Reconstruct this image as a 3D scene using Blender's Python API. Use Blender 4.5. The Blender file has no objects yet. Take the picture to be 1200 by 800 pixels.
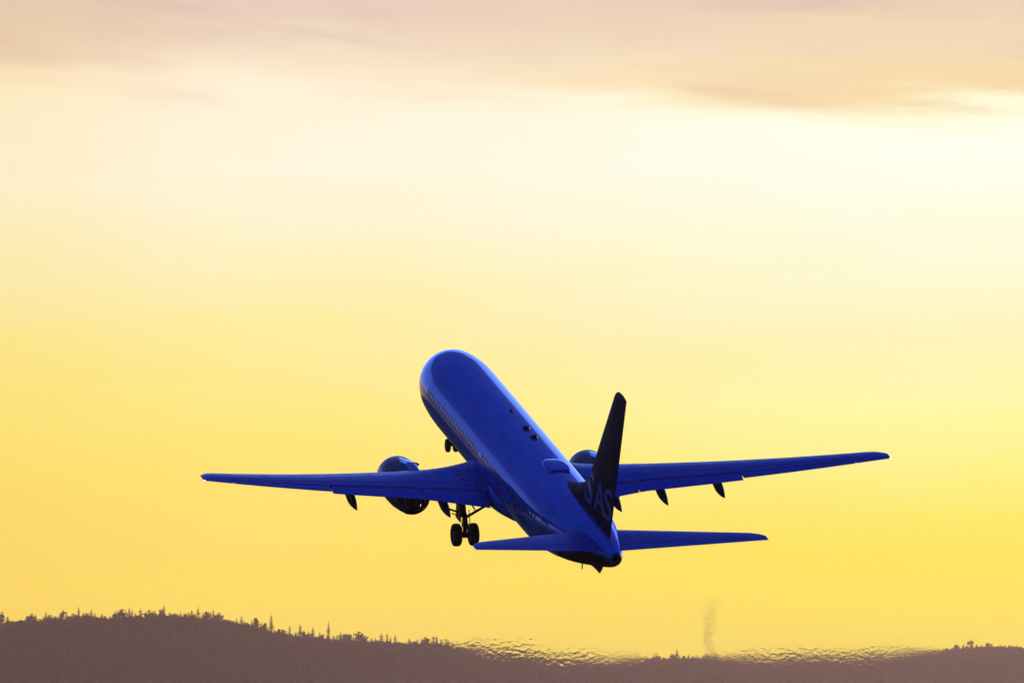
import bpy, bmesh, math, random
import numpy as np
from mathutils import Vector, Matrix
C = bpy.context; D = bpy.data; sc = C.scene; COL = sc.collection
rad = math.radians
random.seed(7); rng = np.random.default_rng(7)

# ------------------------------------------------------------------ camera
EL0 = 1.8                                   # the lens looks up by this many degrees
cam = D.cameras.new('camera'); cam_o = D.objects.new('camera', cam); COL.objects.link(cam_o)
cam.sensor_width = 36; cam.lens = 500; cam.clip_start = 1; cam.clip_end = 120000
cam_o.location = (0, 0, 1.7); cam_o.rotation_euler = (rad(90 + EL0), 0, 0)
sc.camera = cam_o
FPX = 1200 * 500 / 36
sc.view_settings.view_transform = 'Standard'; sc.view_settings.look = 'None'
sc.view_settings.exposure = 0; sc.view_settings.gamma = 1; sc.view_settings.use_curve_mapping = False
sc.render.engine = 'CYCLES'
sc.cycles.use_denoising = True
sc.cycles.volume_bounces = 0
sc.cycles.transparent_max_bounces = 16

# ------------------------------------------------------------------ sun
SUN_AZ, SUN_EL = 36.0, 5.0                  # degrees right of the view, above the horizon
sd = Vector((math.sin(rad(SUN_AZ)) * math.cos(rad(SUN_EL)), math.cos(rad(SUN_AZ)) * math.cos(rad(SUN_EL)), math.sin(rad(SUN_EL))))
sl = D.lights.new('sun', 'SUN'); sl.energy = 2.3; sl.angle = rad(0.5); sl.color = (1.0, 0.86, 0.72)
so = D.objects.new('sun', sl); COL.objects.link(so)
so.rotation_euler = (-sd).to_track_quat('-Z', 'Y').to_euler(); so.location = sd * 200

# ------------------------------------------------------------------ node helper
class NT:
    def __init__(s, tree): s.t = tree; s.n = tree.nodes; s.l = tree.links
    def node(s, typ, **kw):
        n = s.n.new(typ)
        for k, v in kw.items(): setattr(n, k, v)
        return n
    def put(s, sock, v):
        if hasattr(v, 'is_linked') or isinstance(v, bpy.types.NodeSocket): s.l.new(v, sock)
        else: sock.default_value = v
    def m(s, op, a, b=0.0, c=None, clamp=False):
        n = s.node('ShaderNodeMath', operation=op, use_clamp=clamp)
        s.put(n.inputs[0], a); s.put(n.inputs[1], b)
        if c is not None: s.put(n.inputs[2], c)
        return n.outputs[0]
    def rng(s, v, a, b, c=0.0, d=1.0, smooth=False):
        n = s.node('ShaderNodeMapRange', interpolation_type='SMOOTHSTEP' if smooth else 'LINEAR')
        s.put(n.inputs[0], v); s.put(n.inputs[1], a); s.put(n.inputs[2], b); s.put(n.inputs[3], c); s.put(n.inputs[4], d)
        return n.outputs[0]
    def mix(s, f, a, b, mode='MIX'):
        n = s.node('ShaderNodeMix', data_type='RGBA', blend_type=mode)
        s.put(n.inputs['Factor'], f)
        for k, v in ((6, a), (7, b)):
            if isinstance(v, tuple): v = (*v, 1) if len(v) == 3 else v
            s.put(n.inputs[k], v)
        return n.outputs[2]
    def xyz(s, x, y, z):
        n = s.node('ShaderNodeCombineXYZ')
        for i, v in enumerate((x, y, z)): s.put(n.inputs[i], v)
        return n.outputs[0]
    def noise(s, vec, scale, detail=4, rough=.5, dist=0.0):
        n = s.node('ShaderNodeTexNoise')
        s.put(n.inputs['Vector'], vec); s.put(n.inputs['Scale'], scale); s.put(n.inputs['Detail'], detail)
        s.put(n.inputs['Roughness'], rough); s.put(n.inputs['Distortion'], dist)
        return n.outputs['Fac']
    def ramp(s, f, stops, interp='LINEAR'):
        n = s.node('ShaderNodeValToRGB'); r = n.color_ramp; r.interpolation = interp
        while len(r.elements) < len(stops): r.elements.new(0.5)
        for e, (p, c) in zip(r.elements, stops): e.position = p; e.color = (*c, 1)
        s.put(n.inputs[0], f)
        return n.outputs[0]

def lin(r, g, b):
    return tuple(((v / 255) / 12.92 if v <= 10 else (((v / 255) + .055) / 1.055) ** 2.4) for v in (r, g, b))

# ------------------------------------------------------------------ sky (world)
w = D.worlds.new('World'); sc.world = w; w.use_nodes = True
t = NT(w.node_tree); w.node_tree.nodes.clear()
out = t.node('ShaderNodeOutputWorld')
sky = t.node('ShaderNodeTexSky', sky_type='NISHITA')
sky.sun_disc = False; sky.sun_elevation = rad(SUN_EL); sky.sun_rotation = rad(SUN_AZ)
bg1 = t.node('ShaderNodeBackground'); t.l.new(sky.outputs[0], bg1.inputs[0]); bg1.inputs[1].default_value = 0.05
bg1.name = 'nishita'
tc = t.node('ShaderNodeTexCoord')
sp = t.node('ShaderNodeSeparateXYZ'); t.l.new(tc.outputs['Generated'], sp.inputs[0])
el = t.m('MULTIPLY', t.m('ARCSINE', sp.outputs[2]), 57.29578)
az = t.m('MULTIPLY', t.m('ARCTAN2', sp.outputs[0], sp.outputs[1]), 57.29578)
# low sunset sky: colour by elevation, stirred by long streaks of thin cloud
sv = t.xyz(t.m('MULTIPLY', az, 0.55), t.m('ADD', t.m('MULTIPLY', el, 3.2), t.m('MULTIPLY', az, .10)), 0.0)
n1 = t.m('SUBTRACT', t.noise(sv, 1.3, 4, .48, .3), .5)
sv2 = t.xyz(t.m('MULTIPLY', az, 0.8), t.m('ADD', t.m('MULTIPLY', el, 8.0), t.m('MULTIPLY', az, .35)), 3.7)
n2 = t.m('SUBTRACT', t.noise(sv2, 1.6, 6, .6, .5), .5)
elw = t.m('ADD', el, t.m('ADD', t.m('MULTIPLY', n1, .30), t.m('MULTIPLY', n2, .06)))
def yel(y): return EL0 + (400 - y) * 0.0034377
SKY_Y = (800, 700, 640, 560, 480, 400, 310, 203, 150, 125, 103, 60, 23, -20)
# linear colours, bottom of the picture first
SKYL = [(0.8208, 0.6544, 0.0188), (0.8471, 0.6971, 0.0188), (0.779, 0.6626, 0.05), (0.7571, 0.6643, 0.0846), (0.7353, 0.6901, 0.149), (0.7234, 0.6959, 0.2714), (0.7063, 0.7237, 0.4747), (0.7166, 0.7477, 0.6842), (0.7181, 0.7243, 0.6609), (0.7076, 0.7093, 0.6457), (0.7271, 0.6752, 0.5957), (0.6331, 0.5412, 0.498), (0.5212, 0.4156, 0.4261), (0.4927, 0.3894, 0.4466)]
SKYR = [(0.7542, 0.6874, 0.002), (0.772, 0.7174, 0.002), (0.7126, 0.6986, 0.002), (0.6741, 0.762, 0.1563), (0.6628, 0.8181, 0.3541), (0.6441, 0.7394, 0.4591), (0.6501, 0.7818, 0.6435), (0.649, 0.8088, 0.8213), (0.6579, 0.8216, 0.8202), (0.6633, 0.7648, 0.6333), (0.6058, 0.4777, 0.307), (0.5394, 0.4648, 0.3978), (0.5297, 0.4347, 0.3764), (0.4233, 0.3379, 0.4181)]
def sky_ramp(cols): return t.ramp(t.m('DIVIDE', elw, 4.0), [(yel(y) / 4, c) for y, c in zip(SKY_Y, cols)])
low = t.mix(t.rng(az, -1.3, 1.9, 0, 1, True), sky_ramp(SKYL), sky_ramp(SKYR))
low = t.mix(t.rng(az, -2.15, -1.0, 1, 0, True), low, (.985, .925, .77), 'MULTIPLY')   # deeper towards the left
pn = t.noise(t.xyz(t.m('MULTIPLY', az, .55), t.m('ADD', t.m('MULTIPLY', el, 2.6), t.m('MULTIPLY', az, .22)), 21.3), 1.7, 5, .52, .6)
pm = t.m('MULTIPLY', t.rng(pn, .46, .66, 0, 1, True), t.rng(elw, 2.66, 2.86, 0, 1, True))
low = t.mix(t.m('MULTIPLY', pm, .8), low, (.86, .80, .88), 'MULTIPLY')      # mauve heads in the cloud
fs = t.noise(t.xyz(t.m('MULTIPLY', az, .7), t.m('ADD', t.m('MULTIPLY', el, 7.0), t.m('MULTIPLY', az, .45)), 5.1), 1.3, 5, .55, .4)
low = t.mix(t.rng(fs, .48, .70, 0, .55, True), low, (.985, .975, .93), 'MULTIPLY')   # faint streaks
# above the picture: the cloud deck's underside, then a pale clear strip, then dusk blue
fa = t.m('ABSOLUTE', t.m('SUBTRACT', az, 25.0))
glow = t.rng(fa, 40, 150, 1.0, 0.0, True)
cn = t.noise(t.xyz(t.m('MULTIPLY', az, .05), t.m('MULTIPLY', el, .14), 9.0), 1.6, 4, .5)
qa = t.m('DIVIDE', t.m('SUBTRACT', az, 6.0), 53.0); qe = t.m('DIVIDE', el, 23.0)
qd = t.m('ADD', t.m('SQRT', t.m('ADD', t.m('MULTIPLY', qa, qa), t.m('MULTIPLY', qe, qe))), t.m('MULTIPLY', t.m('SUBTRACT', cn, .5), .16))
halo = t.rng(qd, .96, 1.04, 1, 0, True)
clear = t.mix(t.rng(az, -34, 0, 0, 1, True), (.20, .33, .80), (.40, .72, 2.1))
blue = t.mix(t.rng(el, 15, 75, 0, 1, True), (.020, .060, .34), (.030, .080, .50))
rim = t.mix(glow, (.025, .055, .24), (.05, .10, .40))
high = t.mix(halo, t.mix(t.rng(el, 8, 20, 0, 1, True), rim, blue), clear)
deck = t.mix(glow, (.03, .05, .20), lin(222, 200, 192))
up = t.mix(t.rng(el, 3.9, 6.0, 0, 1, True), deck, high)
lowall = t.mix(t.rng(fa, 31, 58, 0, 1, True), low, (.012, .020, .08))
skyc = t.mix(t.rng(el, 3.15, 3.5, 0, 1, True), lowall, up)
skyc = t.mix(t.rng(el, -1.5, -.2, 1, 0, True), skyc, (.018, .016, .022))
bg2 = t.node('ShaderNodeBackground'); t.l.new(skyc, bg2.inputs[0]); bg2.inputs[1].default_value = 1.0
ad = t.node('ShaderNodeAddShader'); t.l.new(bg1.outputs[0], ad.inputs[0]); t.l.new(bg2.outputs[0], ad.inputs[1])
t.l.new(ad.outputs[0], out.inputs[0])

# ------------------------------------------------------------------ materials
def mat(name, base, rough=.5, metal=0.0, spec=.5, tint=None, coat=0.0, var=0.0, vscale=3.0, stretch=(1, 1, 1), bump=0.0):
    m = D.materials.new(name); m.use_nodes = True
    t = NT(m.node_tree); p = m.node_tree.nodes['Principled BSDF']
    p.inputs['Roughness'].default_value = rough; p.inputs['Metallic'].default_value = metal
    p.inputs['Specular IOR Level'].default_value = spec; p.inputs['Coat Weight'].default_value = coat
    if tint: p.inputs['Specular Tint'].default_value = (*tint, 1)
    p.inputs['Base Color'].default_value = (*base, 1)
    if var:
        tc = t.node('ShaderNodeTexCoord'); mp = t.node('ShaderNodeMapping'); t.l.new(tc.outputs['Object'], mp.inputs[0])
        mp.inputs['Scale'].default_value = stretch
        n = t.noise(mp.outputs[0], vscale, 6, .6)
        lo = tuple(c * (1 - var) for c in base); hi = tuple(min(1, c * (1 + var)) for c in base)
        t.l.new(t.mix(t.rng(n, .3, .7), lo, hi), p.inputs['Base Color'])
        t.l.new(t.rng(n, .25, .75, rough * .8, min(1, rough * 1.25)), p.inputs['Roughness'])
        if bump:
            b = t.node('ShaderNodeBump'); b.inputs['Strength'].default_value = bump; t.l.new(n, b.inputs['Height'])
            t.l.new(b.outputs[0], p.inputs['Normal'])
    return m
BLUE_CAST = (.012, .104, .50)
M = {}
M['hull'] = mat('hull_blue_cast', BLUE_CAST, .06, .35, .35, (.2, .4, 1), 0, .16, 1.2, (1, .25, 1))  # off-white hull: blue cast of the light put into its base colour
hm_ = M['hull']; t = NT(hm_.node_tree); pb = hm_.node_tree.nodes['Principled BSDF']
tcj = t.node('ShaderNodeTexCoord'); sj = t.node('ShaderNodeSeparateXYZ'); t.l.new(tcj.outputs['Object'], sj.inputs[0])
fr_ = t.m('ABSOLUTE', t.m('SUBTRACT', t.m('FRACT', t.m('MULTIPLY', sj.outputs[1], .41)), .5))
joint = t.rng(fr_, .010, .018, 1, 0, True)
src_ = pb.inputs['Base Color'].links[0].from_socket
strk = t.noise(t.xyz(t.m('MULTIPLY', sj.outputs[0], 3.0), t.m('MULTIPLY', sj.outputs[1], .12), t.m('MULTIPLY', sj.outputs[2], 3.0)), 2.0, 5, .6)
c1 = t.mix(t.m('MULTIPLY', joint, .35), src_, (.004, .016, .12))
t.l.new(t.mix(t.rng(strk, .50, .75, 0, .35), c1, (.006, .040, .26)), pb.inputs['Base Color'])
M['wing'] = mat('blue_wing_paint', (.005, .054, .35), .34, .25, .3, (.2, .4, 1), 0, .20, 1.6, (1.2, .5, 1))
M['fin'] = mat('navy_fin_paint', (.001, .003, .030), .5, 0, .02, (.4, .5, 1), 0, .10, .8)
M['letter'] = mat('pale_letter_paint', (.05, .068, .30), .35, .0, .1)
M['nacelle'] = mat('plum_nacelle_paint', (.035, .008, .050), .25, 0, .25, None, 0, .2, 1.5)
M['lip'] = mat('nacelle_lip_metal', (.10, .15, .62), .2, .8)
M['dark'] = mat('dark_metal', (.012, .012, .022), .45, .4, .3, None, 0, .3, 6)
M['black'] = mat('exhaust_black', (.006, .006, .010), .6, 0, .2, None, 0, .3, 4)
M['tail_shade'] = mat('under_tail_shade', (.003, .005, .022), .5, 0, .08, None, 0, .35, 2.5)  # near-black base colour holds the shade below the tail
M['rubber'] = mat('tyre_rubber', (.008, .008, .010), .75, 0, .2, None, 0, .3, 8)
M['seam'] = mat('dark_seam', (.010, .014, .10), .5, 0, .2)
M['glass'] = mat('window_glass', (.008, .024, .14), .40, 0, .15)
M['soil'] = mat('grass_ground', (.05, .055, .03), .95, 0, .1, None, 0, .4, .02)
M['hill'] = mat('forest_floor', (.008, .009, .006), 1.0, 0, 0, None, 0, .3, .01)
M['bark'] = mat('bark', (.05, .035, .025), .95, 0, .05, None, 0, .3, 2)
M['needle'] = mat('needles', (.016, .020, .012), 1.0, 0, 0, None, 0, .2, .02)
M['leaf'] = mat('leaves', (.018, .020, .012), 1.0, 0, 0, None, 0, .2, .02)
lamp = D.materials.new('white_tip_light'); lamp.use_nodes = True
lp = lamp.node_tree.nodes['Principled BSDF']; lp.inputs['Base Color'].default_value = (.9, .9, .9, 1)
lp.inputs['Emission Color'].default_value = (1, .95, .85, 1); lp.inputs['Emission Strength'].default_value = 1.2
M['lamp'] = lamp

# ------------------------------------------------------------------ mesh helpers
def obj(name, verts, faces, m, parent=None, smooth=True):
    me = D.meshes.new(name); me.from_pydata([tuple(map(float, v)) for v in verts], [], faces); me.update()
    if smooth:
        me.polygons.foreach_set('use_smooth', [True] * len(me.polygons))
    me.materials.append(m)
    o = D.objects.new(name, me); COL.objects.link(o)
    if parent: o.parent = parent
    return o
class MB:
    def __init__(s): s.v = []; s.f = []
    def loft(s, rings, cap=True, closed=True):
        b = len(s.v); n = len(rings[0])
        for r in rings: s.v += [tuple(map(float, p)) for p in r]
        for i in range(len(rings) - 1):
            for j in range(n if closed else n - 1):
                k = (j + 1) % n
                s.f.append((b + i * n + j, b + i * n + k, b + (i + 1) * n + k, b + (i + 1) * n + j))
        if cap and closed:
            s.f.append(tuple(b + j for j in range(n))[::-1]); s.f.append(tuple(b + (len(rings) - 1) * n + j for j in range(n)))
        return s
    def tube(s, a, b, r0, r1=None, n=14):
        a, b = Vector(a), Vector(b); r1 = r0 if r1 is None else r1
        d = (b - a).normalized(); x = d.orthogonal().normalized(); y = d.cross(x)
        ring = lambda c, r: [c + x * (r * math.cos(2 * math.pi * i / n)) + y * (r * math.sin(2 * math.pi * i / n)) for i in range(n)]
        return s.loft([ring(a, r0), ring(b, r1)])
    def path(s, pts, rs, n=12):
        rings = []
        for i, p in enumerate(pts):
            p = Vector(p); d = (Vector(pts[min(i + 1, len(pts) - 1)]) - Vector(pts[max(i - 1, 0)])).normalized()
            x = d.cross(Vector((1, .01, .02))); x = x.normalized() if x.length > .05 else d.orthogonal().normalized(); y = d.cross(x)
            rings.append([p + x * (rs[i] * math.cos(2 * math.pi * k / n)) + y * (rs[i] * math.sin(2 * math.pi * k / n)) for k in range(n)])
        return s.loft(rings)
    def lathe(s, prof, axis_o, axis_d, n=40, cap=True):
        """prof: (distance along axis, radius)"""
        o = Vector(axis_o); d = Vector(axis_d).normalized(); x = d.orthogonal().normalized(); y = d.cross(x)
        return s.loft([[o + d * t_ + x * (r * math.cos(2 * math.pi * i / n)) + y * (r * math.sin(2 * math.pi * i / n)) for i in range(n)] for t_, r in prof], cap)
    def box(s, c, sx, sy, sz):
        cx, cy, cz = c; b = len(s.v)
        for dz in (-1, 1):
            for dx, dy in ((-1, -1), (1, -1), (1, 1), (-1, 1)): s.v.append((cx + dx * sx / 2, cy + dy * sy / 2, cz + dz * sz / 2))
        for f in ((3, 2, 1, 0), (4, 5, 6, 7), (0, 1, 5, 4), (1, 2, 6, 5), (2, 3, 7, 6), (3, 0, 4, 7)): s.f.append(tuple(b + i for i in f))
        return s
    def build(s, name, m, parent=None, smooth=True): return obj(name, s.v, s.f, m, parent, smooth)
def sharp(o, deg=35):
    me = o.data; bm = bmesh.new(); bm.from_mesh(me)
    bmesh.ops.recalc_face_normals(bm, faces=bm.faces)
    for e in bm.edges:
        if len(e.link_faces) == 2 and e.calc_face_angle(0) > rad(deg): e.smooth = False
    bm.to_mesh(me); bm.free(); return o
def tag(o, label=None, cat=None, group=None, kind=None):
    if label: o['label'] = label
    if cat: o['category'] = cat
    if group: o['group'] = group
    if kind: o['kind'] = kind
    return o

# ------------------------------------------------------------------ ground and wooded hill
YMAX = 37500
MBg = MB()
gx, gy = 40, 40
gv = []; gf = []
for j in range(gy + 1):
    for i in range(gx + 1):
        gv.append((-9000 + 18000 * i / gx, -300 + (YMAX + 100) * j / gy, 0.0))
for j in range(gy):
    for i in range(gx):
        a = j * (gx + 1) + i; gf.append((a, a + 1, a + gx + 2, a + gx + 1))
g = obj('ground', gv, gf, M['soil'], None, False); tag(g, kind='structure')

# canopy line of the hill in the photograph's pixels
CAN = [(-1600, 745), (-900, 728), (-400, 735), (-150, 731), (0, 728), (50, 726), (100, 721), (130, 722), (200, 718), (250, 722), (285, 728), (325, 738), (345, 743), (400, 747),
       (475, 751), (500, 751), (545, 755), (600, 760), (650, 767), (700, 770), (740, 769), (770, 770), (800, 769), (900, 767), (1000, 764), (1100, 760), (1137, 756), (1200, 757),
       (1400, 750), (1700, 762), (2200, 748), (2900, 760)]
cu = np.array([c[0] for c in CAN], float); cy_ = np.array([c[1] for c in CAN], float)
def can(u): return np.interp(u, cu, cy_)
def dist(u): return 20000 + 11000 / (1 + math.exp(-(u - 620) / 190))
def px_z(y, d): return 1.7 + d * math.tan(rad(yel(y)))
CANH = 12.5
def crest(u): return px_z(float(can(u)), dist(u)) - CANH
def hill_pt(u, v):
    d = dist(u); y = d + v * 4000; x = d * (u - 600) / FPX
    return x, y, -3 + (crest(u) + 3) * (math.cos(min(1, abs(v)) * math.pi / 2) ** .8)
us = np.linspace(-1600, 2900, 320); vs = np.linspace(-1, 1, 41)
hv = [hill_pt(u, v) for v in vs for u in us]; nu = len(us)
hf = [(j * nu + i, j * nu + i + 1, (j + 1) * nu + i + 1, (j + 1) * nu + i) for j in range(40) for i in range(nu - 1)]
tag(obj('hill', hv, hf, M['hill']), kind='structure')

# tree shapes, unit height 1
def spruce(seed, h=1.0, wid=.17, whorls=11, narrow=1.0):
    r = random.Random(seed); v = []; f = []
    for k in range(whorls):
        q = k / (whorls - 1); z = .10 + .90 * q
        rr = wid * narrow * (1 - q) ** .55 * (.72 + .5 * r.random()) + .018
        n = 9 if q < .8 else 7; a0 = r.random() * 6.28
        for i in range(n):
            if r.random() < .12: continue
            a = a0 + 6.283 * i / n + r.uniform(-.25, .25); L = rr * r.uniform(.65, 1.2); wd = L * .62 + .010
            ca, sa = math.cos(a), math.sin(a); b = len(v); dz = L * r.uniform(.15, .5)
            v += [(0, 0, z + .05), (ca * L * .6 - sa * wd, sa * L * .6 + ca * wd, z - dz * .5), (ca * L, sa * L, z - dz + .01), (ca * L * .6 + sa * wd, sa * L * .6 - ca * wd, z - dz * .5)]
            f += [(b, b + 1, b + 2), (b, b + 2, b + 3)]
    return v, f
def roundtree(seed, wid=.26, zc=.66, zr=.36, n=120):
    r = random.Random(seed); v = []; f = []
    lobes = [(r.uniform(-.5, .5) * wid, r.uniform(-.5, .5) * wid, zc + r.uniform(-.5, .55) * zr, r.uniform(.35, .65)) for _ in range(7)]
    for i in range(n):
        lx, ly, lz, ls = r.choice(lobes); d = Vector((r.gauss(0, 1), r.gauss(0, 1), r.gauss(0, 1))).normalized() * (r.random() ** .4)
        c = Vector((lx + d.x * wid * ls, ly + d.y * wid * ls, min(1.0, lz + d.z * zr * ls)))
        s = r.uniform(.022, .06); a = Vector((r.gauss(0, 1), r.gauss(0, 1), r.gauss(0, 1))).normalized(); e = a.orthogonal().normalized()
        b = len(v); v += [tuple(c - a * s - e * s * .6), tuple(c + a * s - e * s * .6), tuple(c + a * s * .7 + e * s), tuple(c - a * s * .7 + e * s)]; f.append((b, b + 1, b + 2, b + 3))
    return v, f
def trunk_mesh(h=.9, rb=.014):
    mb = MB(); mb.tube((0, 0, -.05), (0, 0, h), rb, .002, 6)
    for i in range(5):
        z = .4 + .1 * i; a = 2.4 * i; L = .10 * (1.1 - z)
        mb.tube((0, 0, z), (math.cos(a) * L, math.sin(a) * L, z + .03), .005, .001, 4)
    me = D.meshes.new('trunk'); me.from_pydata(mb.v, [], mb.f); me.materials.append(M['bark']); return me
trunk_me = trunk_mesh()
shapes = [('spruce', spruce(1)), ('spruce', spruce(2, wid=.14)), ('spruce', spruce(3, wid=.20)), ('spruce', spruce(4, wid=.14, whorls=13)), ('spruce', spruce(5, wid=.16)),
          ('round', roundtree(11, n=160)), ('round', roundtree(12, .22, .62, .42, 160)), ('round', roundtree(13, .30, .62, .42, 180)), ('pine', roundtree(14, .12, .60, .48, 190)), ('pine', roundtree(15, .10, .58, .50, 190))]
crown_me = []
for k, (v, f) in shapes:
    me = D.meshes.new('crown'); me.from_pydata(v, [], f); me.materials.append(M['needle'] if k == 'spruce' else M['leaf']); crown_me.append(me)
def plant(name, u, v, top_px, si, label, group, cat='tree', hmin=8.0):
    x, y, z = hill_pt(u, v); d = y
    h = max(hmin, px_z(top_px, d) - z)
    e = D.objects.new(name, None); COL.objects.link(e); e.location = (x, y, z); e.scale = (h, h, h); e.rotation_euler.z = random.random() * 6.28
    wx = min(2.3, 34.0 / h) * random.uniform(.75, 1.15)
    tag(e, label, cat, group)
    for nm, me in (('trunk', trunk_me), ('crown', crown_me[si])):
        o = D.objects.new(nm, me); COL.objects.link(o); o.parent = e; o.scale = (wx, wx, 1)
    return e
SPR = [0, 1, 2, 3, 4]; RND = [5, 6, 7]; PIN = [8, 9]
special = [(3, 716, 5, 'round crowned tree at the left edge of the ridge skyline'),
           (38, 718, 7, 'broad round tree left of the ridge top, second big crown from the left edge'),
           (55, 717, 3, 'thin spire spruce just right of the broad round tree near the left edge'),
           (75, 713, 6, 'round topped tree on the left shoulder of the hill'),
           (93, 711, 3, 'slim pointed spruce standing clear above the left shoulder of the hill'),
           (108, 714, 1, 'pointed spruce at the right end of the left shoulder of the hill'),
           (143, 713, 7, 'wide crowned tree starting the level hilltop'),
           (193, 709, 3, 'tallest spire spruce at the very top of the hill'),
           (233, 711, 0, 'dark pointed spruce at the right end of the hilltop'),
           (250, 714, 1, 'slim spruce where the hill begins to fall to the right'),
           (318, 720, 4, 'tallest pointed spruce standing alone above the falling ridge'),
           (340, 733, 3, 'thin small spire between the lone tall spruce and the dark clump'),
           (352, 730, 2, 'dense dark broad spruce right of the lone tall spruce'),
           (367, 734, 0, 'medium spruce between the dense broad spruce and the last tall one'),
           (385, 728, 0, 'last tall spruce at the foot of the falling ridge'),
           (420, 739, 5, 'rounded tree right of the last tall spruce'),
           (447, 742, 2, 'squat spruce on the low part of the ridge under the left wing'),
           (512, 745, 3, 'thin spire spruce on the low ridge left of the shimmering air'),
           (748, 761, 1, 'small spruce right of the shimmering air'),
           (793, 759, 0, 'pointed spruce left of the smoke column'),
           (1120, 754, 6, 'rounded tree at the right end of the low ridge'),
           (1137, 748, 7, 'highest tree on the right part of the ridge'),
           (1158, 752, 5, 'round tree just right of the highest tree on the right')]
for u, y, si, lab in special:
    nm = 'spruce_tree' if si in SPR else ('pine_tree' if si in PIN else 'broadleaf_tree')
    plant(nm, u, random.uniform(-.012, .0), y, si, lab, 'trees along the hill skyline')
u = -40.0
while u < 1245:
    near = min(abs(u - s_[0]) for s_ in special)
    if near > 2.8:
        r_ = random.random(); si = random.choice(SPR) if r_ < .62 else (random.choice(RND) if r_ < .85 else random.choice(PIN))
        sc_ = 1.0 if u < 560 else .62
        if 560 < u < 730 or 850 < u < 1090: sc_ = .4
        ty = float(can(u)) - min(8.5, max(-2.5, random.gauss(2.2, 2.9))) * sc_
        nm, lab = (('spruce_tree', 'pointed dark spruce in the unbroken row along the hazy ridge') if si in SPR else
                   (('pine_tree', 'tufted pine in the unbroken row along the hazy ridge') if si in PIN else ('broadleaf_tree', 'rounded tree in the unbroken row along the hazy ridge')))
        plant(nm, u, random.uniform(-.02, .004), ty, si, lab, {'spruce_tree': 'ridge spruces', 'pine_tree': 'ridge pines', 'broadleaf_tree': 'ridge broadleaf trees'}[nm])
    u += random.uniform(3.5, 5.6)
# the closed wood below and beside the skyline trees: one mass
FV = []; FF = []; base = 0
arr = [(np.array(v), f) for k, (v, f) in shapes]
def add_tree(u, v, h, si):
    global base
    x, y, z = hill_pt(u, v); A, f = arr[si]; a = random.random() * 6.28; ca, sa = math.cos(a), math.sin(a)
    wx = min(1.6 * h, 22.0)
    X = A[:, 0] * wx; Y = A[:, 1] * wx
    FV.append(np.c_[x + X * ca - Y * sa, y + X * sa + Y * ca, z - 1.6 + A[:, 2] * h])
    FF.extend([tuple(base + i for i in q) for q in f]); base += len(A)
for _ in range(11000):
    if random.random() < .80: u = random.uniform(-60, 1260)
    else: u = random.uniform(-1500, 2800)
    v = -random.random() ** 1.5 * .75 - .001
    add_tree(u, v, random.uniform(6.5, 9.5), random.randrange(len(shapes)))
for _ in range(2800): add_tree(random.uniform(-200, 1400), random.uniform(-.03, .004), random.gauss(11.0, 1.7), random.randrange(len(shapes)))
tag(obj('forest', np.vstack(FV), FF, M['needle'], None, False), 'dark hazy wood covering the long hill below its skyline', 'forest', None, 'stuff')

# ------------------------------------------------------------------ haze
def volume_mat(name, color, dens, aniso=0.0, noise=None, absorb=None):
    m = D.materials.new(name); m.use_nodes = True; t = NT(m.node_tree); m.node_tree.nodes.clear()
    o = t.node('ShaderNodeOutputMaterial'); p = t.node('ShaderNodeVolumePrincipled')
    p.inputs['Color'].default_value = (*color, 1); p.inputs['Density'].default_value = dens; p.inputs['Anisotropy'].default_value = aniso
    if absorb: p.inputs['Absorption Color'].default_value = (*absorb, 1)
    t.l.new(p.outputs[0], o.inputs['Volume'])
    return m, t, p
hm, _, _ = volume_mat('evening_haze', (.95, .60, .42), 1.32e-5, .55)
hz = MB().box((0, (YMAX - 300) / 2, 199), 18200, YMAX + 500, 402).build('haze', hm, None, False)
tag(hz, 'thin warm evening haze over the whole valley', 'haze', None, 'stuff')

# smoke column behind the ridge
sm, st, spn = volume_mat('brown_smoke', (.25, .16, .12), .03, 0.0)
tcx = st.node('ShaderNodeTexCoord')
nz = st.noise(tcx.outputs['Object'], .07, 4, .6)
spz = st.node('ShaderNodeSeparateXYZ'); st.l.new(tcx.outputs['Object'], spz.inputs[0])
st.l.new(st.m('MULTIPLY', st.m('MULTIPLY', st.rng(nz, .40, .68), st.rng(spz.outputs[2], 30, 165, 1.0, .10)), .045), spn.inputs['Density'])
du = dist(832) + 150
sx = du * (832 - 600) / FPX; sz0 = px_z(790, du); mb = MB(); rings = []
for k in range(26):
    q = k / 25; zz = q * (px_z(700, du) - sz0); rr = 6.5 + 12 * q
    ox = 2.6 * math.sin(q * 9) + 2.2 * math.sin(q * 21 + 1)
    rings.append([(ox + rr * (1 + .22 * math.sin(3 * a + q * 14) + .12 * math.sin(5 * a - q * 23)) * math.cos(a), rr * math.sin(a), zz) for a in [2 * math.pi * i / 20 for i in range(20)]])
so_ = mb.loft(rings).build('smoke_column', sm); so_.location = (sx, du, sz0)
tag(so_, 'faint brown smoke column rising straight up from behind the ridge', 'smoke', None, 'stuff')

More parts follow.
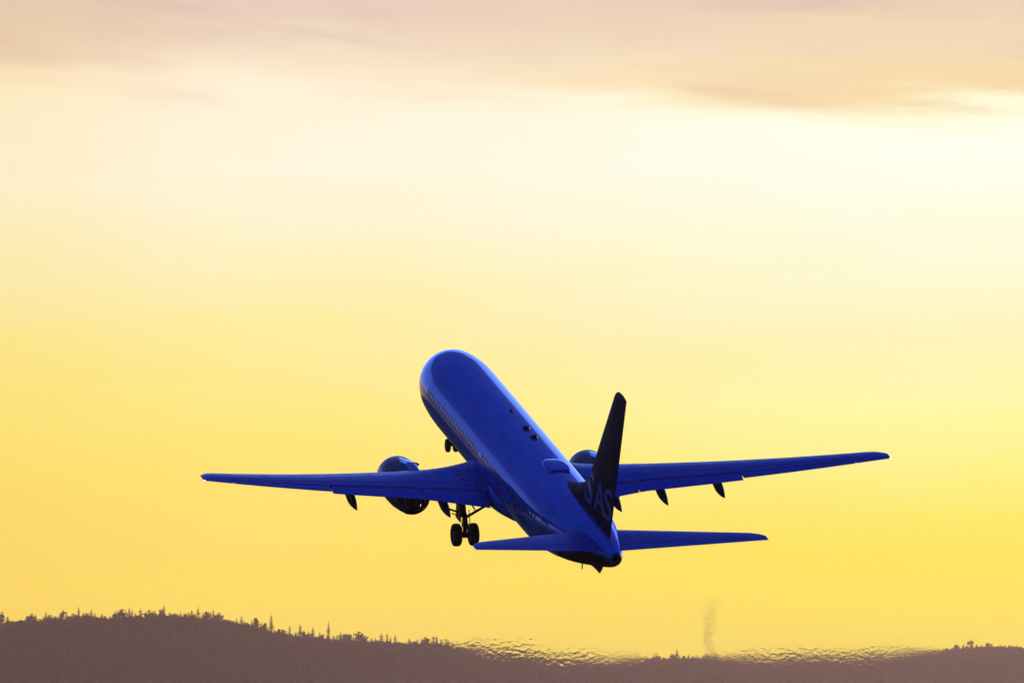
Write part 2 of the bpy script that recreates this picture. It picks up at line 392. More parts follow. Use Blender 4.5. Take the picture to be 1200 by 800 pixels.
# jet blast: air of uneven density that bends what is seen through it
rf = D.materials.new('hot_air'); rf.use_nodes = True; rt = NT(rf.node_tree); rf.node_tree.nodes.clear()
ro = rt.node('ShaderNodeOutputMaterial'); rr_ = rt.node('ShaderNodeBsdfRefraction'); rr_.inputs['IOR'].default_value = 1.0022; 
rr_.inputs['Roughness'].default_value = 0
ra = rt.node('ShaderNodeAttribute', attribute_name='turbulence')
tg = rt.node('ShaderNodeTexCoord')
fn = rt.node('ShaderNodeTexNoise'); fn.inputs['Scale'].default_value = 22; fn.inputs['Detail'].default_value = 1; rt.l.new(tg.outputs['Object'], fn.inputs['Vector'])
bp = rt.node('ShaderNodeBump'); bp.inputs['Distance'].default_value = .02; bp.inputs['Strength'].default_value = 1
rt.l.new(rt.m('MULTIPLY', fn.outputs['Fac'], rt.m('MULTIPLY', ra.outputs['Fac'], .75)), bp.inputs['Height'])
rt.l.new(bp.outputs[0], rr_.inputs['Normal'])          # eddies finer than the mesh
rt.l.new(rr_.outputs[0], ro.inputs[0])
def hot_air(x0, x1, y0, y1, depth, slant, label, seed, slope):
    """a thin slab of uneven air, flat at its rim"""
    r = np.random.default_rng(seed); s = depth / FPX
    nx, ny = int((x1 - x0) * 1.8), int((y1 - y0) * 3)
    U, V = np.meshgrid(np.linspace(x0, x1, nx), np.linspace(y0, y1, ny))
    Hh = np.zeros_like(U)
    for _ in range(70):
        lam = 10 ** r.uniform(.48, 1.0)
        ang = slant + r.normal(0, .30); k = 2 * math.pi / lam
        kx, ky = -math.sin(ang), math.cos(ang)
        a_ = lam * s * slope / 6.28 * .26
        al = U * math.cos(ang) + V * math.sin(ang)
        Hh += a_ * np.sin(k * (U * kx + V * ky) + r.uniform(0, 6.28) + 2.2 * np.sin(al * 6.28 / r.uniform(16, 40) + r.uniform(0, 6.28)))
    patch_ = .55 + .45 * np.sin(U * .045 + 1.3 + seed) * np.sin(V * .11 + U * .02)
    wx = np.clip((1 - np.abs((U - x0) / (x1 - x0) * 2 - 1)) * 1.9, 0, 1); wy = np.clip((1 - np.abs((V - y0) / (y1 - y0) * 2 - 1)) * 1.5, 0, 1)
    W = (wx * wx * (3 - 2 * wx)) * (wy * wy * (3 - 2 * wy))
    Hh = Hh * patch_ * W
    ce = rad(EL0); z0 = (400 - V) * s; X = (U - 600) * s
    yw = depth * math.cos(ce) - z0 * math.sin(ce); zw = 1.7 + depth * math.sin(ce) + z0 * math.cos(ce)
    front = np.c_[X.ravel(), (yw - Hh).ravel(), zw.ravel()]; back = np.c_[X.ravel(), (yw + .06).ravel(), zw.ravel()]
    n = nx * ny; idx = np.arange(n).reshape(ny, nx)
    quad = lambda I: np.stack([I[:-1, :-1], I[:-1, 1:], I[1:, 1:], I[1:, :-1]], -1).reshape(-1, 4)
    F = [tuple(a[::-1]) for a in quad(idx).tolist()] + [tuple(a) for a in quad(idx + n).tolist()]
    edge = list(idx[0, :]) + list(idx[1:, -1]) + list(idx[-1, -2::-1]) + list(idx[-2:0:-1, 0])
    for q in range(len(edge)):
        a, b = int(edge[q]), int(edge[(q + 1) % len(edge)]); F.append((a, b, b + n, a + n))
    o = sharp(obj('jet_blast', np.vstack([front, back]), F, rf), 40)
    at_ = o.data.attributes.new('turbulence', 'FLOAT', 'POINT'); at_.data.foreach_set('value', np.r_[W.ravel(), W.ravel()].astype(np.float32) * .999)
    tag(o, label, 'hot air', None, 'stuff'); return o
hot_air(505, 790, 700, 800, 520, -.25, 'shimmering hot jet exhaust low behind the aircraft over the middle of the ridge', 5, .145)
hot_air(800, 1130, 726, 796, 520, .14, 'shimmering hot air over the right part of the ridge beside the smoke', 9, .085)

# ------------------------------------------------------------------ the airliner
S0 = 18.0                                    # body origin: 18 m aft of the nose, on the fuselage axis
def P(x, s, z): return (x, S0 - s, z)
plane = D.objects.new('airliner', None); COL.objects.link(plane); plane.empty_display_size = 3
tag(plane, 'blue twin engine airliner with dark lettered tail fin climbing away, wheels still down', 'airliner')
Rz = Matrix.Rotation(0.2445, 4, 'Z'); Rx = Matrix.Rotation(0.2738, 4, 'X'); Ry = Matrix.Rotation(-0.0308, 4, 'Y')
camM = Matrix.Rotation(rad(EL0), 4, 'X')
plane.matrix_world = Matrix.Translation(cam_o.location) @ camM @ Matrix.Translation((.3477, 696.858, -5.953)) @ Rz @ Rx @ Ry

# fuselage
PROF = [(0, -.55, -.58, .02), (.08, -.30, -.84, .25), (.25, -.12, -1.02, .42), (.6, .10, -1.24, .68), (1.1, .36, -1.46, .93), (1.7, .72, -1.66, 1.17), (2.3, 1.16, -1.78, 1.36), (3, 1.56, -1.88, 1.53), (4, 1.82, -1.96, 1.70), (5.2, 1.95, -2.0, 1.81),
        (6.5, 2.0, -2.01, 1.87), (7.8, 2.0, -2.01, 1.88), (12, 2.0, -2.01, 1.88), (18, 2.0, -2.01, 1.88), (24.5, 2.0, -2.01, 1.88), (26.5, 2.0, -1.93, 1.87), (28.5, 2.0, -1.68, 1.80), (30.5, 1.97, -1.30, 1.64), (32.5, 1.90, -.85, 1.38), (34.5, 1.78, -.34, 1.04),
        (36, 1.62, .05, .74), (36.8, 1.48, .28, .54), (37.3, 1.35, .46, .38), (37.6, 1.24, .60, .28)]
PA = np.array(PROF)
def smooth_interp(s, col):
    # Catmull-Rom style (monotone enough) through the profile
    xs, ys = PA[:, 0], PA[:, col]; i = int(np.clip(np.searchsorted(xs, s) - 1, 0, len(xs) - 2)); h = xs[i + 1] - xs[i]; q = (s - xs[i]) / h
    def sl(k):
        if k == 0 or k == len(xs) - 1: return (ys[min(k + 1, len(xs) - 1)] - ys[max(k - 1, 0)]) / (xs[min(k + 1, len(xs) - 1)] - xs[max(k - 1, 0)])
        a = (ys[k] - ys[k - 1]) / (xs[k] - xs[k - 1]); b = (ys[k + 1] - ys[k]) / (xs[k + 1] - xs[k])
        return 0 if a * b <= 0 else 2 * a * b / (a + b)
    m0, m1 = sl(i), sl(i + 1)
    return (2 * q ** 3 - 3 * q ** 2 + 1) * ys[i] + (q ** 3 - 2 * q ** 2 + q) * h * m0 + (-2 * q ** 3 + 3 * q ** 2) * ys[i + 1] + (q ** 3 - q ** 2) * h * m1
def fus(s):
    return smooth_interp(s, 1), smooth_interp(s, 2), smooth_interp(s, 3)
def fus_pt(s, th, off=0.0):
    t_, b_, w_ = fus(s); c = (t_ + b_) / 2; h = (t_ - b_) / 2
    return Vector(P((w_ + off) * math.cos(th), s, c + (h + off) * math.sin(th)))
ss = np.concatenate([np.array([0, .03, .08, .16, .25, .4]), np.linspace(.6, 6.5, 24), np.linspace(7.5, 24.5, 22), np.linspace(25, 37.6, 34)])
NR = 72
mb = MB(); mb.loft([[fus_pt(float(s), 2 * math.pi * i / NR) for i in range(NR)] for s in ss])
hull = sharp(mb.build('fuselage', M['hull'], plane), 60)
# shade under the tail painted as a near-black shell just proud of the hull
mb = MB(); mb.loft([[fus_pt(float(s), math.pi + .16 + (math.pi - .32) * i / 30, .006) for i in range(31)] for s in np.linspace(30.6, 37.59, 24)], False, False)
mb.build('tail_shade_shell', M['tail_shade'], plane)
# tail pipe of the auxiliary engine: a sub-part
MB().lathe([(0, .27), (.18, .25), (.19, .20), (.05, .18)], P(0, 37.58, .92), (0, -1, .12), 24).build('tail_pipe', M['dark'], hull)
# belly fairing between the wings
mb = MB(); rings = []
for q in np.linspace(0, 1, 26):
    s = 12.2 + 11.2 * q; k = math.sin(math.pi * q) ** .55 if 0 < q < 1 else 0
    rings.append([P((.6 + 1.42 * k) * math.cos(a), s, -1.30 + (.25 + .74 * k) * math.sin(a)) for a in [2 * math.pi * i / 40 for i in range(40)]])
mb.loft(rings).build('belly_fairing', M['hull'], plane)

# wing geometry
ZT = 1.40
def wing_le(y):
    base_ = 22.68 - (17.16 - y) * math.tan(rad(27.3))
    if y < 4.6: base_ -= (4.6 - y) ** 2 * .085                 # root glove
    if y > 16.5: base_ += (y - 16.5) ** 2 * 1.1
    return base_
def wing_te(y):
    te_t = 24.12
    if y > 5.8: return te_t - (17.16 - y) * math.tan(rad(16.4))
    k = te_t - (17.16 - 5.8) * math.tan(rad(16.4))
    return k - (5.8 - y) * math.tan(rad(1.5))
def wing_z(y): return -1.22 + (y - 1.5) * math.tan(rad(7.0)) + .0030 * max(0, y - 1.5) ** 2
AF = [(0, 0), (.004, .09), (.015, .20), (.04, .33), (.09, .52), (.18, .74), (.30, .92), (.42, 1.0), (.55, .95), (.68, .78), (.80, .54), (.90, .29), (1, .03)]
AFx = np.array([a[0] for a in AF]); AFt = np.array([a[1] for a in AF])
def wing_pt(side, y, fr, up, off=0.0):
    le, te = wing_le(y), wing_te(y); c = te - le
    tc_ = (.135 if y < 2 else .135 - .035 * min(1, (y - 2) / 8)) * c / 2
    th = float(np.interp(fr, AFx, AFt)) * tc_
    inc = rad(2.0 - 3.0 * (y / 17.16))
    zc = wing_z(y) - (fr - .4) * c * math.sin(inc) + .02 * c * math.sin(math.pi * min(1, fr))
    return Vector(P(side * y, le + fr * c, zc + (th * 1.05 + off if up else -th * .8 - off)))
WY = [0.3, 1.2, 1.9, 2.4, 3, 3.6, 4.2, 4.83, 5.3, 5.8, 6.6, 7.4, 8.2, 9, 9.8, 10.35, 11, 12, 13, 14, 15, 15.8, 16.4, 16.7, 16.9, 17.05, 17.16]
def wing(side):
    def ring(y, f0=0.0, f1=1.0, dz=0.0, ds=0.0, up_k=1):
        xs = [f0 + (f1 - f0) * (a * a * (3 - 2 * a)) for a in np.linspace(0, 1, 17)]
        u_ = [wing_pt(side, y, x, True) for x in xs]; l_ = [wing_pt(side, y, x, False) for x in xs[::-1]]
        return [p + Vector((0, -ds, -dz)) for p in u_ + l_[1:-1]]
    def body_end(y): return .80 if 1.9 < y < 10.3 else .77 if 10.3 <= y < 15.6 else 1.0
    # fixed wing up to the hinge line, full chord at the tip and root
    mb = MB()
    ys = sorted(set(WY + [10.30, 15.55, 15.6]))
    mb.loft([ring(y, 0, .805 if y < 15.58 else 1.0) for y in ys])
    wg = sharp(mb.build('wing', M['wing'], plane), 50)
    def surface(name, y0, y1, f0, drop, back, lift=0.0):
        yy = [y0] + [y for y in ys if y0 + .05 < y < y1 - .05] + [y1]
        rings = []
        for y in yy:
            xs = np.linspace(f0, 1.0, 9); c = wing_te(y) - wing_le(y)
            up_ = []; lo_ = []
            hinge = wing_pt(side, y, f0, False)
            for x in xs:
                k = (x - f0) / (1 - f0)
                u_ = wing_pt(side, y, x, True); l_ = wing_pt(side, y, x, False)
                if k < .12: m_ = (u_ + l_) / 2; u_ = m_ + (u_ - m_) * .78; l_ = m_ + (l_ - m_) * .78
                up_.append(u_); lo_.append(l_)
            pts = up_ + lo_[::-1][1:-1] if False else up_ + lo_[::-1]
            q = []
            for p in pts:
                d = p - hinge; ang = -rad(drop)
                # turn about the span axis, trailing edge down, then slide back
                q.append(Vector((p.x, hinge.y + d.y * math.cos(ang) - d.z * math.sin(ang) * -1 * 0 - back, hinge.z + d.z * math.cos(ang) + d.y * math.sin(rad(drop)) - lift)))
            rings.append(q)
        return sharp(MB().loft(rings).build(name, M['wing'], wg), 50)
    surface('flap', 2.05, 5.40, .795, 6, .13, .0)
    surface('flap', 5.45, 10.28, .795, 6, .13, .0)
    surface('aileron', 10.34, 15.54, .79, 0, 0)
    # spoiler panels lie just proud of the skin
    def panel(name, y0, y1, f0, f1, m, off=.012, nseg=4, par=None):
        v = []; f = []; ny_, nf = nseg, 3
        for a in range(ny_ + 1):
            for b in range(nf + 1):
                y = y0 + (y1 - y0) * a / ny_; fr = f0 + (f1 - f0) * b / nf
                v.append(wing_pt(side, y, fr, True, off))
        for a in range(ny_ + 1):
            for b in range(nf + 1):
                y = y0 + (y1 - y0) * a / ny_; fr = f0 + (f1 - f0) * b / nf
                v.append(wing_pt(side, y, fr, True, off - .02))
        n = (ny_ + 1) * (nf + 1); ix = lambda a, b: a * (nf + 1) + b
        for a in range(ny_):
            for b in range(nf):
                q = (ix(a, b), ix(a + 1, b), ix(a + 1, b + 1), ix(a, b + 1)); f.append(q if side > 0 else q[::-1]); f.append(tuple(i + n for i in (q[::-1] if side > 0 else q)))
        ed = [ix(a, 0) for a in range(ny_)] + [ix(ny_, b) for b in range(nf)] + [ix(a, nf) for a in range(ny_, 0, -1)] + [ix(0, b) for b in range(nf, 0, -1)]
        for i in range(len(ed)):
            a, b = ed[i], ed[(i + 1) % len(ed)]; f.append((a, b, b + n, a + n))
        return sharp(obj(name, v, f, m, par or wg), 30)
    for y0, y1 in ((3.0, 4.9), (5.6, 6.9), (6.95, 8.05), (8.1, 9.2), (9.25, 10.25)):
        panel('spoiler', y0 + .03, y1 - .03, .645, .775, M['wing'], .022)
    # seams: slat line, spar lines, spoiler hinge
    sm_ = MB()
    def strip(y0, y1, fa_, wdt, n=24):
        b = len(sm_.v)
        for i in range(n + 1):
            y = y0 + (y1 - y0) * i / n; c = wing_te(y) - wing_le(y)
            fa0 = fa_(y) if callable(fa_) else fa_
            sm_.v.append(wing_pt(side, y, fa0, True, .006)); sm_.v.append(wing_pt(side, y, fa0 + wdt / c, True, .006))
        for i in range(n): sm_.f.append((b + 2 * i, b + 2 * i + 2, b + 2 * i + 3, b + 2 * i + 1))
    strip(5.9, 16.2, .135, .045); strip(2.2, 15.5, .62, .05); strip(3.0, 10.3, .40, .03); strip(10.4, 15.5, .775, .06); strip(2.2, 10.3, .778, .03)
    for y in (8.4, 11.0, 13.6, 16.3, 6.0):
        b = len(sm_.v); n = 8
        for i in range(n + 1):
            fr = .01 + .125 * i / n
            sm_.v.append(wing_pt(side, y, fr, True, .006)); sm_.v.append(wing_pt(side, y + .045, fr, True, .006))
        for i in range(n): sm_.f.append((b + 2 * i, b + 2 * i + 1, b + 2 * i + 3, b + 2 * i + 2))
    sm_.build('panel_seam', M['seam'], wg)
    # walkway marks: outlined field with rows of dark spots near the root
    mk = MB()
    def spot(y, fr, r0, r1):
        b = len(mk.v); c = wing_te(y) - wing_le(y); n = 10
        for i in range(n):
            a = 2 * math.pi * i / n; mk.v.append(wing_pt(side, y + r0 * math.cos(a), fr + r1 * math.sin(a) / c, True, .008))
        mk.f.append(tuple(range(b, b + n)))
    for k in range(5): spot(2.86 + .015 * k, .25 + .115 * k, .08, .20)
    for k in range(4): spot(2.28 + .02 * k, .40 + .11 * k, .08, .20)
    b = len(mk.v); n = 20
    for i in range(n + 1):
        q = i / n; y = 3.10; fr = .13 + .62 * q
        mk.v.append(wing_pt(side, y, fr, True, .008)); mk.v.append(wing_pt(side, y - .05, fr, True, .008))
    for i in range(n): mk.f.append((b + 2 * i, b + 2 * i + 1, b + 2 * i + 3, b + 2 * i + 2))
    mk.build('walkway_marking', M['seam'], wg)
    # flap track fairings: canoes drooping behind the trailing edge
    for y, ln, dr in ((4.3, 2.8, .42), (6.56, 2.8, .50), (9.22, 2.6, .44)):
        te = wing_te(y); z0 = wing_pt(side, y, .72, False).z; rings = []
        for q in np.linspace(0, 1, 14):
            s = te - ln * .62 + ln * q; k = (math.sin(math.pi * min(1, q * 1.0)) ** .6) if q < .5 else (1 - ((q - .5) / .5) ** 1.6)
            zc = z0 - .26 - dr * max(0, q - .30) ** 1.25
            hw = .02 + .17 * k; hh = .02 + .30 * k
            rings.append([P(side * y + hw * math.cos(a), s, zc + hh * math.sin(a)) for a in [2 * math.pi * i / 16 for i in range(16)]])
        sharp(MB().loft(rings).build('flap_fairing', M['fin'], wg), 60)  # dark fin paint puts the shade under the wing into the fairing colour
    # tip lamp
    tl = wing_pt(side, 17.10, .93, True)
    MB().lathe([(-.06, .01), (-.03, .035), (0, .045), (.03, .03), (.05, .01)], tl + Vector((side * .04, -.06, 0)), (0, 1, 0), 12).build('tip_light', M['lamp'], wg)
    return wg
for sd_ in (-1, 1): wing(sd_)

# engines
def engine(side):
    ox, oz = side * 4.83, -2.05
    axis = Vector((0, -1, -.03))                     # pointing aft
    e0 = Vector(P(ox, 12.25, oz))
    mb = MB()
    prof = [(.02, .78), (.0, .84), (.03, .90), (.12, .96), (.4, 1.03), (1.0, 1.08), (1.8, 1.10), (2.6, 1.06), (3.4, .95), (3.9, .86), (3.92, .82), (3.5, .81), (2.6, .80)]
    nc = sharp(mb.lathe(prof, e0, axis, 48, False).build('engine', M['nacelle'], plane), 50)
    MB().lathe([(.10, .74), (.02, .78), (-.01, .84), (.025, .905), (.11, .963), (.24, 1.003)], e0 + Vector((0, .004, 0)), axis, 48, False).build('intake_lip', M['lip'], nc)
    MB().lathe([(1.0, .76), (1.02, .28), (.6, .2), (.35, .02)], e0, axis, 36, False).build('fan', M['dark'], nc)
    MB().lathe([(2.6, .79), (3.3, .66), (4.2, .52), (4.75, .42), (4.77, .36), (4.2, .34)], e0, axis, 36, False).build('core_nozzle', M['black'], nc)
    MB().lathe([(4.0, .33), (4.6, .26), (5.2, .08), (5.3, .01)], e0, axis, 24).build('exhaust_cone', M['dark'], nc)
    # pylon
    rings = []
    for q in np.linspace(0, 1, 12):
        s = 12.9 + 6.0 * q; hw = .04 + .17 * math.sin(math.pi * min(1, q * .9 + .08)) ** .7
        top = oz + 1.02 + .55 * min(1, q * 2.2) - .10 * max(0, q - .5); bot = oz + .75 - .1 * q + .45 * max(0, q - .55) * 1.4
        rings.append([P(ox - hw, s, bot), P(ox + hw, s, bot), P(ox + hw, s, top - .12), P(ox + hw * .4, s, top), P(ox - hw * .4, s, top), P(ox - hw, s, top - .12)])
    sharp(MB().loft(rings).build('pylon', M['hull'], nc), 40)
    # chine on the inboard shoulder
    a0 = 2.2 if side > 0 else .94
    v = [e0 + axis * s_ + Vector((r_ * math.cos(a0 + da_), 0, r_ * math.sin(a0 + da_))) for s_, r_, da_ in ((.8, 1.04, -.012), (1.8, 1.07, -.012), (1.8, 1.30, -.012), (1.4, 1.24, -.012), (.8, 1.04, .012), (1.8, 1.07, .012), (1.8, 1.30, .012), (1.4, 1.24, .012))]
    obj('chine', v, [(0, 1, 2, 3), (7, 6, 5, 4), (0, 4, 5, 1), (1, 5, 6, 2), (2, 6, 7, 3), (3, 7, 4, 0)], M['hull'], nc, False)
    return nc
for sd_ in (-1, 1): engine(sd_)

# fin and stabilisers
def foil_ring(le, te, tc_, fn, n=14):
    xs = [(1 - math.cos(math.pi * i / n)) / 2 for i in range(n + 1)]; c = te - le
    def th(x): return 5 * tc_ * c * (.2969 * math.sqrt(x) - .126 * x - .3516 * x * x + .2843 * x ** 3 - .1036 * x ** 4)
    return [fn(le + c * x, th(x)) for x in xs] + [fn(le + c * x, -th(x)) for x in xs[::-1][1:-1]]
FZ0, FZT = 1.55, 8.98
def fin_le(z):
    a = 36.55 - (FZT - z) * math.tan(rad(38.2))
    if z < 3.35: a -= (3.35 - z) ** 1.45 * 1.95
    if z > 8.7: a += (z - 8.7) ** 1.5 * 1.6
    return a
def fin_te(z): return 38.5 - (FZT - z) * math.tan(rad(16.0)) * 1.0
def fin_tc(z):
    c = fin_te(z) - fin_le(z); return min(.105, .62 / c)
zs = [FZ0, 1.8, 2.0, 2.15, 2.3, 2.5, 2.7, 2.9, 3.1, 3.35, 3.8, 4.5, 5.5, 6.5, 7.5, 8.3, 8.7, 8.85, 8.98]
fin = sharp(MB().loft([foil_ring(fin_le(z), fin_te(z), fin_tc(z), lambda s, x_, z=z: P(x_, s, z)) for z in zs]).build('tail_fin', M['fin'], plane), 50)
def fin_x(s, z):
    le, te = fin_le(z), fin_te(z); c = te - le; x = min(1, max(0.0001, (s - le) / c))
    return 5 * fin_tc(z) * c * (.2969 * math.sqrt(x) - .126 * x - .3516 * x * x + .2843 * x ** 3 - .1036 * x ** 4)
# rudder seam, a thin line on both faces
mb = MB()
for sg_ in (-1, 1):
    b = len(mb.v)
    for i in range(13):
        z = 2.3 + 6.2 * i / 12; s = fin_le(z) + .72 * (fin_te(z) - fin_le(z)); s = fin_te(z) - (.9 + .9 * (8.98 - z) / 7)
        for ds in (0, .05): mb.v.append(P(sg_ * (fin_x(s + ds, z) + .006), s + ds, z))
    for i in range(12): mb.f.append((b + 2 * i, b + 2 * i + 1, b + 2 * i + 3, b + 2 * i + 2))
mb.build('rudder_seam', M['black'], fin)

def stab(side):
    z0, zt = 1.12, 2.0
    rings = []
    for y in (.2, .6, 1.2, 2.5, 4, 5.5, 6.6, 6.95, 7.1, 7.17):
        le = 33.55 + (37.75 - 33.55) * (y - .2) / 6.97; te = 37.05 + (38.85 - 37.05) * (y - .2) / 6.97
        if y > 6.6: le += (y - 6.6) ** 2 * 1.2
        z = z0 + (zt - z0) * y / 7.17
        rings.append(foil_ring(le, te, .10, lambda s, h, y=y, z=z: P(side * y, s, z + h), 14))
    st_ = sharp(MB().loft(rings).build('stabiliser', M['wing'], plane), 50)
    mb = MB()
    for i in range(13):
        y = 1.3 + 5.2 * i / 12
        le = 33.55 + (37.75 - 33.55) * (y - .2) / 6.97; te = 37.05 + (38.85 - 37.05) * (y - .2) / 6.97; c = te - le; z = z0 + (zt - z0) * y / 7.17
        for x in (.70, .70 + .05 / c):
            h = 5 * .10 * c * (.2969 * math.sqrt(x) - .126 * x - .3516 * x * x + .2843 * x ** 3 - .1036 * x ** 4); mb.v.append(P(side * y, le + c * x, z + h + .006))
    for i in range(12): mb.f.append((2 * i, 2 * i + 2, 2 * i + 3, 2 * i + 1))
    mb.build('elevator_seam', M['seam'], st_)
for sd_ in (-1, 1): stab(sd_)

# tail lettering: three slanted capitals, pale on the dark fin, laid on its left face
def text_mesh(body, size, shear, bold):
    cu_ = D.curves.new('text', 'FONT'); cu_.body = body; cu_.size = size; cu_.shear = shear; cu_.offset = bold; cu_.resolution_u = 6
    o = D.objects.new('text', cu_); COL.objects.link(o); C.view_layer.update()
    me = D.meshes.new_from_object(o.evaluated_get(C.evaluated_depsgraph_get())); D.objects.remove(o); D.curves.remove(cu_)
    bm = bmesh.new(); bm.from_mesh(me); bmesh.ops.remove_doubles(bm, verts=bm.verts, dist=1e-4); bmesh.ops.triangulate(bm, faces=bm.faces)
    for _ in range(2): bmesh.ops.subdivide_edges(bm, edges=[e for e in bm.edges if e.calc_length() > .15], cuts=1)
    bmesh.ops.triangulate(bm, faces=bm.faces)
    v = [tuple(p.co) for p in bm.verts]; f = [tuple(q.index for q in p.verts) for p in bm.faces]; bm.free(); D.meshes.remove(me)
    return v, f
def fin_letter(ch, s0, z0, wdt, hgt, side=-1):
    v, f = text_mesh(ch, 1.0, .12, .012)
    A = np.array(v); A[:, :2] -= A[:, :2].min(0); A[:, 0] *= wdt / A[:, 0].max(); A[:, 1] *= hgt / A[:, 1].max()
    f = [q for q in f if all(s0 + A[i, 0] > fin_le(z0 + A[i, 1]) + .42 for i in q)]       # the lettering runs off the leading edge
    used = sorted({i for q in f for i in q}); ren = {i: k for k, i in enumerate(used)}
    pts = [P(side * (fin_x(s0 + A[i, 0], z0 + A[i, 1]) + .012), s0 + A[i, 0], z0 + A[i, 1]) for i in used]
    return obj('letter', pts, [tuple(ren[i] for i in q) for q in f], M['letter'], fin)
fin_letter('S', 32.35, 2.36, 1.5, 1.62); fin_letter('A', 33.95, 2.36, 1.6, 1.62); fin_letter('S', 35.42, 2.36, 1.25, 1.62)

# cabin windows on the side that shows
def patch(name, s0, s1, t0, t1, m, off=.006, ns=3, nt=3, parent=None, rnd=0):
    v = []; f = []
    for i in range(ns + 1):
        for j in range(nt + 1): v.append(fus_pt(s0 + (s1 - s0) * i / ns, t0 + (t1 - t0) * j / nt, off))
    for i in range(ns):
        for j in range(nt): a = i * (nt + 1) + j; f.append((a, a + nt + 1, a + nt + 2, a + 1))
    return obj(name, v, f, m, parent or hull)
def disc_on_hull(name, s, th, rs, rt, m, parent, off=.006, n=12):
    v = [fus_pt(s, th, off)] + [fus_pt(s + rs * math.copysign(abs(math.cos(a)) ** .6, math.cos(a)), th + rt / 1.9 * math.copysign(abs(math.sin(a)) ** .6, math.sin(a)), off) for a in [2 * math.pi * i / n for i in range(n)]]
    return obj(name, v, [(0, 1 + i, 1 + (i + 1) % n) for i in range(n)], m, parent)
first = None
for k in range(44):
    s = 6.2 + .508 * k + (.508 if k > 21 else 0)
    th = math.pi - .15
    disc_on_hull('window', s, th, .125, .19, M['glass'], plane)
# doors: thin dark outlines with a handle slot
def door(s0, s1, t0, t1, m, name='door'):
    v = []; f = []
    def frame(a0, a1, b0, b1):
        n = 8; b = len(v)
        for i in range(n + 1):
            for j in (0, 1): v.append(fus_pt(a0 + (a1 - a0) * (i / n if a1 - a0 > .06 else j), b0 + (b1 - b0) * (j if a1 - a0 > .06 else i / n), .007))
        for i in range(n): f.append((b + 2 * i, b + 2 * i + 2, b + 2 * i + 3, b + 2 * i + 1))
    frame(s0, s0 + .05, t0, t1); frame(s1 - .05, s1, t0, t1); frame(s0, s1, t0, t0 + .02); frame(s0, s1, t1 - .02, t1)
    return obj(name, v, f, m, plane)
door(29.7, 30.5, math.pi - .62, math.pi + .28, M['seam'])
# crown antennas: black blades, and the satellite radome hump
def blade(name, s, th, ln, ht, m, wd=.05, rake=.35):
    rings = []
    base_ = fus_pt(s, th, -.03); nrm = (fus_pt(s, th, 1) - fus_pt(s, th, 0)).normalized(); ax = Vector((0, -1, 0)); sd2 = nrm.cross(ax)
    for q in (0, .35, .7, .92, 1):
        c = base_ + nrm * (ht * q) + ax * (rake * ht * q); l_ = ln * (1 - .45 * q) * (.5 if q == 1 else 1); w_ = wd * (1 - .3 * q)
        rings.append([c + ax * (l_ / 2 * math.cos(a)) + sd2 * (w_ * math.sin(a)) for a in [2 * math.pi * i / 14 for i in range(14)]])
    return MB().loft(rings).build(name, m, plane)
blade('antenna', 18.8, math.pi / 2 - .05, .50, .17, M['black'], .20, .3)
blade('antenna', 20.4, math.pi / 2 - .05, .50, .17, M['black'], .20, .3)
blade('antenna', 15.7, math.pi / 2 - .05, .28, .13, M['black'], .11, .3)
rings = []
for q in np.linspace(0, 1, 18):
    s = 24.2 + 2.1 * q; k = math.sin(math.pi * min(.97, .04 + q * .80)) ** .35
    rings.append([P(.62 * k * math.copysign(abs(math.cos(a)) ** .55, math.cos(a)), s, 1.92 + .21 * k * max(-.3, math.copysign(abs(math.sin(a)) ** .55, math.sin(a)))) for a in [2 * math.pi * i / 32 for i in range(32)]])
sharp(MB().loft(rings).build('radome', M['hull'], plane), 55)
# belly rods, tail skid
MB().tube(P(-.35, 18.7, -1.9), P(-.35, 18.75, -2.72), .035, .022, 8).build('belly_mast', M['dark'], plane)
MB().tube(P(-.30, 32.4, fus(32.4)[1] + .15), P(-.30, 32.4, fus(32.4)[1] - .24), .035, .03, 8).build('drain_mast', M['dark'], plane)
mb = MB(); rings = []
for q, hw, dp in ((0, .06, .02), (.3, .26, .12), (.62, .30, .26), (.78, .22, .36), (1, .08, .04)):
    s = 33.0 + 2.1 * q; b_ = fus(s)[1]
    rings.append([P(hw * c_, s, b_ + .15 - (dp + .15) * d_) for c_, d_ in ((-1, 0), (1, 0), (.62, .6), (.12, 1), (-.12, 1), (-.62, .6))])
sharp(mb.loft(rings).build('tail_skid', M['dark'], plane), 50)

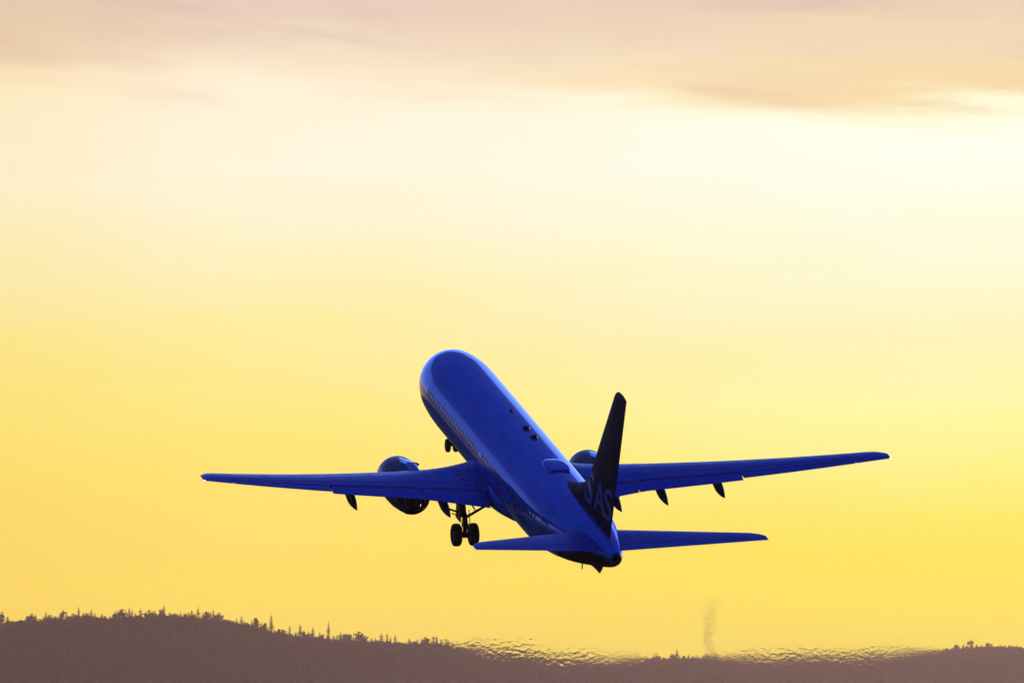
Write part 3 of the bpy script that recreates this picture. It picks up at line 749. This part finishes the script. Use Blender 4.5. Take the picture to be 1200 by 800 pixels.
# landing gear
def wheel(c, r, wdt, parent, name='wheel'):
    rim_r = r * .52
    prof = [(-wdt / 2, rim_r), (-wdt / 2, r * .82), (-wdt * .42, r * .93), (-wdt * .25, r * .99), (0, r), (wdt * .25, r * .99), (wdt * .42, r * .93), (wdt / 2, r * .82), (wdt / 2, rim_r), (-wdt / 2, rim_r)]
    w_ = sharp(MB().lathe(prof, c, (1, 0, 0), 36, False).build(name, M['rubber'], parent), 50)
    MB().lathe([(-wdt * .38, .02), (-wdt * .38, rim_r * .5), (-wdt * .30, rim_r), (wdt * .30, rim_r), (wdt * .38, rim_r * .5), (wdt * .38, .02)], c, (1, 0, 0), 24).build('rim', M['dark'], w_)
    return w_
def main_gear(side):
    x = side * 2.96; zw = -3.12; s = 19.45
    mb = MB()
    mb.path([P(x + side * .25, s - .05, -1.35), P(x + side * .05, s, -2.2)], [.17, .16]); mb.tube(P(x + side * .05, s, -2.15), P(x, s, zw), .10, .10); mb.tube(P(x - .42, s, zw), P(x + .42, s, zw), .085)
    mb.box(P(x, s + .02, -2.62), .26, .30, .22); mb.box(P(x, s, zw), .24, .26, .26)
    gr = sharp(mb.build('main_gear', M['dark'], plane), 40)
    b = MB(); b.tube(P(x, s, -2.25), P(x - side * 1.15, s + .1, -1.55), .07, .06); b.tube(P(x - side * .5, s + .05, -1.95), P(x - side * .2, s, -1.45), .035); b.build('side_brace', M['dark'], gr)
    b = MB(); b.tube(P(x, s, -2.1), P(x + side * .95, s + .15, -1.72), .05); b.tube(P(x + side * .15, s + .1, -2.2), P(x + side * .75, s + .2, -1.95), .03); b.build('drag_brace', M['dark'], gr)
    b = MB(); b.path([P(x, s + .18, -2.2), P(x, s + .46, -2.55), P(x, s + .14, -2.98)], [.05, .045, .05], 8); b.build('torque_link', M['dark'], gr)
    b = MB(); b.path([P(x + .12, s + .12, -1.8), P(x + .19, s + .15, -2.4), P(x + .15, s + .14, -3.0)], [.022, .022, .022], 6); b.path([P(x - .13, s + .1, -1.8), P(x - .2, s + .12, -2.5), P(x - .17, s + .1, -3.05)], [.02, .02, .02], 6); b.build('hose', M['black'], gr)
    b = MB(); b.box(P(x + side * .36, s, -1.98), .05, .95, .75); sharp(b.build('gear_door', M['dark'], gr))
    for d in (-.43, .43): wheel(P(x + d, s, zw), .565, .40, gr)
for sd_ in (-1, 1): main_gear(sd_)
s = 4.05; zn = -3.12
mb = MB(); mb.path([P(0, s - .12, -1.7), P(0, s, -2.5)], [.10, .10]); mb.tube(P(0, s, -2.45), P(0, s, zn), .06, .06); mb.tube(P(-.28, s, zn), P(.28, s, zn), .05)
ng = sharp(mb.build('nose_gear', M['dark'], plane), 40)
b = MB(); b.tube(P(0, s, -2.35), P(0, s - .9, -1.75), .05); b.build('drag_brace', M['dark'], ng)
b = MB(); b.path([P(0, s + .1, -2.4), P(0, s + .3, -2.65), P(0, s + .08, -2.95)], [.035, .03, .035], 8); b.build('torque_link', M['dark'], ng)
for d in (-.2, .2): wheel(P(d, s, zn), .345, .20, ng)
for d in (-1, 1):
    b = MB(); b.box(P(d * .42, s - .5, -2.15), .04, 1.5, .5); sharp(b.build('gear_door', M['hull'], ng))
for m_ in D.meshes: m_.validate()
